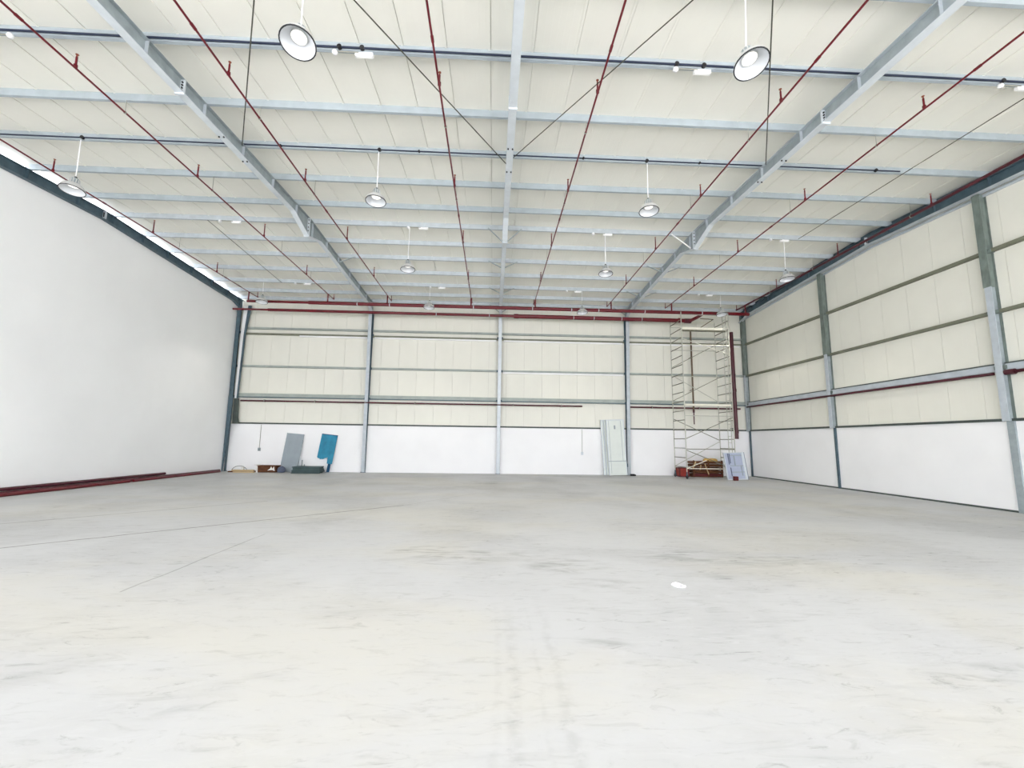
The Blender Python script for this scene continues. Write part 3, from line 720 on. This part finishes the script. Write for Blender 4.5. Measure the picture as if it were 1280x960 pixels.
# ---- under the scaffold: red box, slatted brown crate with tan roll, blue-grey metal door
t = thing('red_box', 'brick red box with dark frame left of the brown crate', 'box', (23.42, 22.45, 0))
obj('body', MB().box(.03, .5, .03, .5, .05, .42), 'redbox', t)
fr = MB()
for x in (0, .47):
    for y in (0, .47): fr.box(x, x + .05, y, y + .05, 0, .46)
for z in (0, .42):
    fr.box(0, .52, 0, .05, z, z + .05).box(0, .52, .47, .52, z, z + .05).box(0, .05, 0, .52, z, z + .05).box(.47, .52, 0, .52, z, z + .05)
obj('frame', fr, 'maroon', t)
obj('lid', MB().box(.03, .5, .03, .5, .42, .45), 'maroon', t)
t = thing('brown_crate', 'dark brown slatted crate standing behind the scaffold legs', 'crate', (24.1, 22.4, 0))
for k in range(5):
    obj('slat', MB().box(0, 1.62, 0, .03, .05 + k * .16, .17 + k * .16), 'maroon' if k < 1 else 'wood', t)
    obj('slat', MB().box(0, 1.62, .55, .58, .05 + k * .16, .17 + k * .16), 'wood', t)
    obj('slat', MB().box(0, .03, .03, .55, .05 + k * .16, .17 + k * .16), 'wood', t)
    obj('slat', MB().box(1.59, 1.62, .03, .55, .05 + k * .16, .17 + k * .16), 'wood', t)
for x in (.02, .8, 1.52):
    obj('post', MB().box(x, x + .07, -.03, 0, 0, .86), 'wood', t)
obj('brace', MB().bar((.15, -.05, .8), (.0, -.05, .45), .04), 'wood_pale', t)
obj('brace', MB().bar((.62, -.05, .7), (.82, -.05, .15), .04), 'wood_pale', t)
obj('brace', MB().bar((.42, -.05, .62), (.36, -.05, .35), .03), 'wood_pale', t)
obj('base', MB().box(0, 1.62, .03, .55, .0, .05), 'wood', t)
obj('deck', MB().box(.03, 1.59, .03, .55, .70, .72), 'wood', t)
rl = MB(); n = 12
rl.lathe([(0, -.36), (.08, -.36), (.12, -.3), (.125, 0), (.115, .3), (.08, .37), (0, .37)], 14)
o = obj('rolled_sack', rl, 'sack', None, (25.15, 22.62, .84), (0, math.radians(90), math.radians(4))); tag(o, 'tan rolled sacking lying on the brown crate', 'roll')
t = thing('metal_frame_door', 'pale blue-grey framed metal door leaning at scaffold foot, right corner', 'door', (24.98, 20.62, 0)); t.rotation_euler = (-math.radians(10), math.radians(-1.5), math.radians(4))
obj('sheet', MB().box(0, 1.05, .02, .04, .02, 1.3), 'bluegrey', t)
obj('frame', MB().box(0, .04, 0, .05, .01, 1.32).box(.92, 1.05, 0, .05, .01, 1.32).box(0, 1.05, 0, .05, 1.28, 1.32).box(0, 1.05, 0, .05, .01, .06), 'steel_light', t)
for (z, x0, x1) in ((1.16, .3, .92), (.66, .25, .92), (.36, .25, .92)): obj('rail', MB().box(x0, x1, .0, .02, z, z + .035), 'steel_mid', t)
for (x, z0, z1) in ((.20, .75, 1.28), (.27, .8, 1.28), (.50, .7, 1.16), (.80, .2, .7), (.24, .2, .6)): obj('stile', MB().box(x, x + .03, -.005, .02, z0, z1), 'slate' if x < .3 else 'steel_mid', t)
obj('edge', MB().box(1.05, 1.08, .0, .06, .01, 1.32), 'slate', t)
tag(obj('maroon_block', MB().box(0, .2, 0, .12, 0, .2), 'maroon', None, (25.18, 20.42, 0)), 'small maroon block at the foot of the blue-grey metal door', 'block')

# red pipes lying on the floor along the left wall
for k, (x, z, y0, y1, r, mm, lab) in enumerate([(.10, .065, 9.0, 22.6, .065, 'red_dark', 'long dark red pipe on floor against the white left wall'),
                                                (.26, .05, 8.0, 17.0, .05, 'red', 'red pipe on floor in front of another along left wall, near half'),
                                                (.25, .045, 17.2, 22.4, .045, 'red', 'red pipe on floor along left wall, far half'),
                                                (.07, .185, 12.6, 19.0, .05, 'red_dark', 'dark red pipe stacked on top of the others along left wall')]):
    o = obj('loose_pipe', MB().tube((x, y0, z), (x, y1, z), r, 12), mm); tag(o, lab, 'pipe', 'loose red pipes along the left wall')

# crumpled paper scrap on the floor
t = thing('paper_scrap', 'small white paper scrap lying on the concrete near the middle', 'paper', (15.97, 5.38, 0), 0)
mb = MB(); n = 14; ring = []; top = []
for k in range(n):
    a = 2 * math.pi * k / n
    rx = .075 * (1 + .08 * math.sin(3 * a)); ry = .065 * (1 - .25 * math.cos(a))
    ring.append((rx * math.cos(a), ry * math.sin(a) - .35 * rx * math.cos(a), .004)); 
top = [(x * .93, y * .93, .022 + .008 * math.sin(5 * k)) for k, (x, y, z) in enumerate(ring)]
inn = [(x * .6, y * .55, .006) for (x, y, z) in ring]
mb.add(ring + top + inn, [(k, (k + 1) % n, n + (k + 1) % n, n + k) for k in range(n)] + [(n + k, n + (k + 1) % n, 2 * n + (k + 1) % n, 2 * n + k) for k in range(n)])
obj('rolled_edge', mb, 'paper', t)
obj('hollow', MB().add(inn, [tuple(range(n))]), 'paper_in', t)
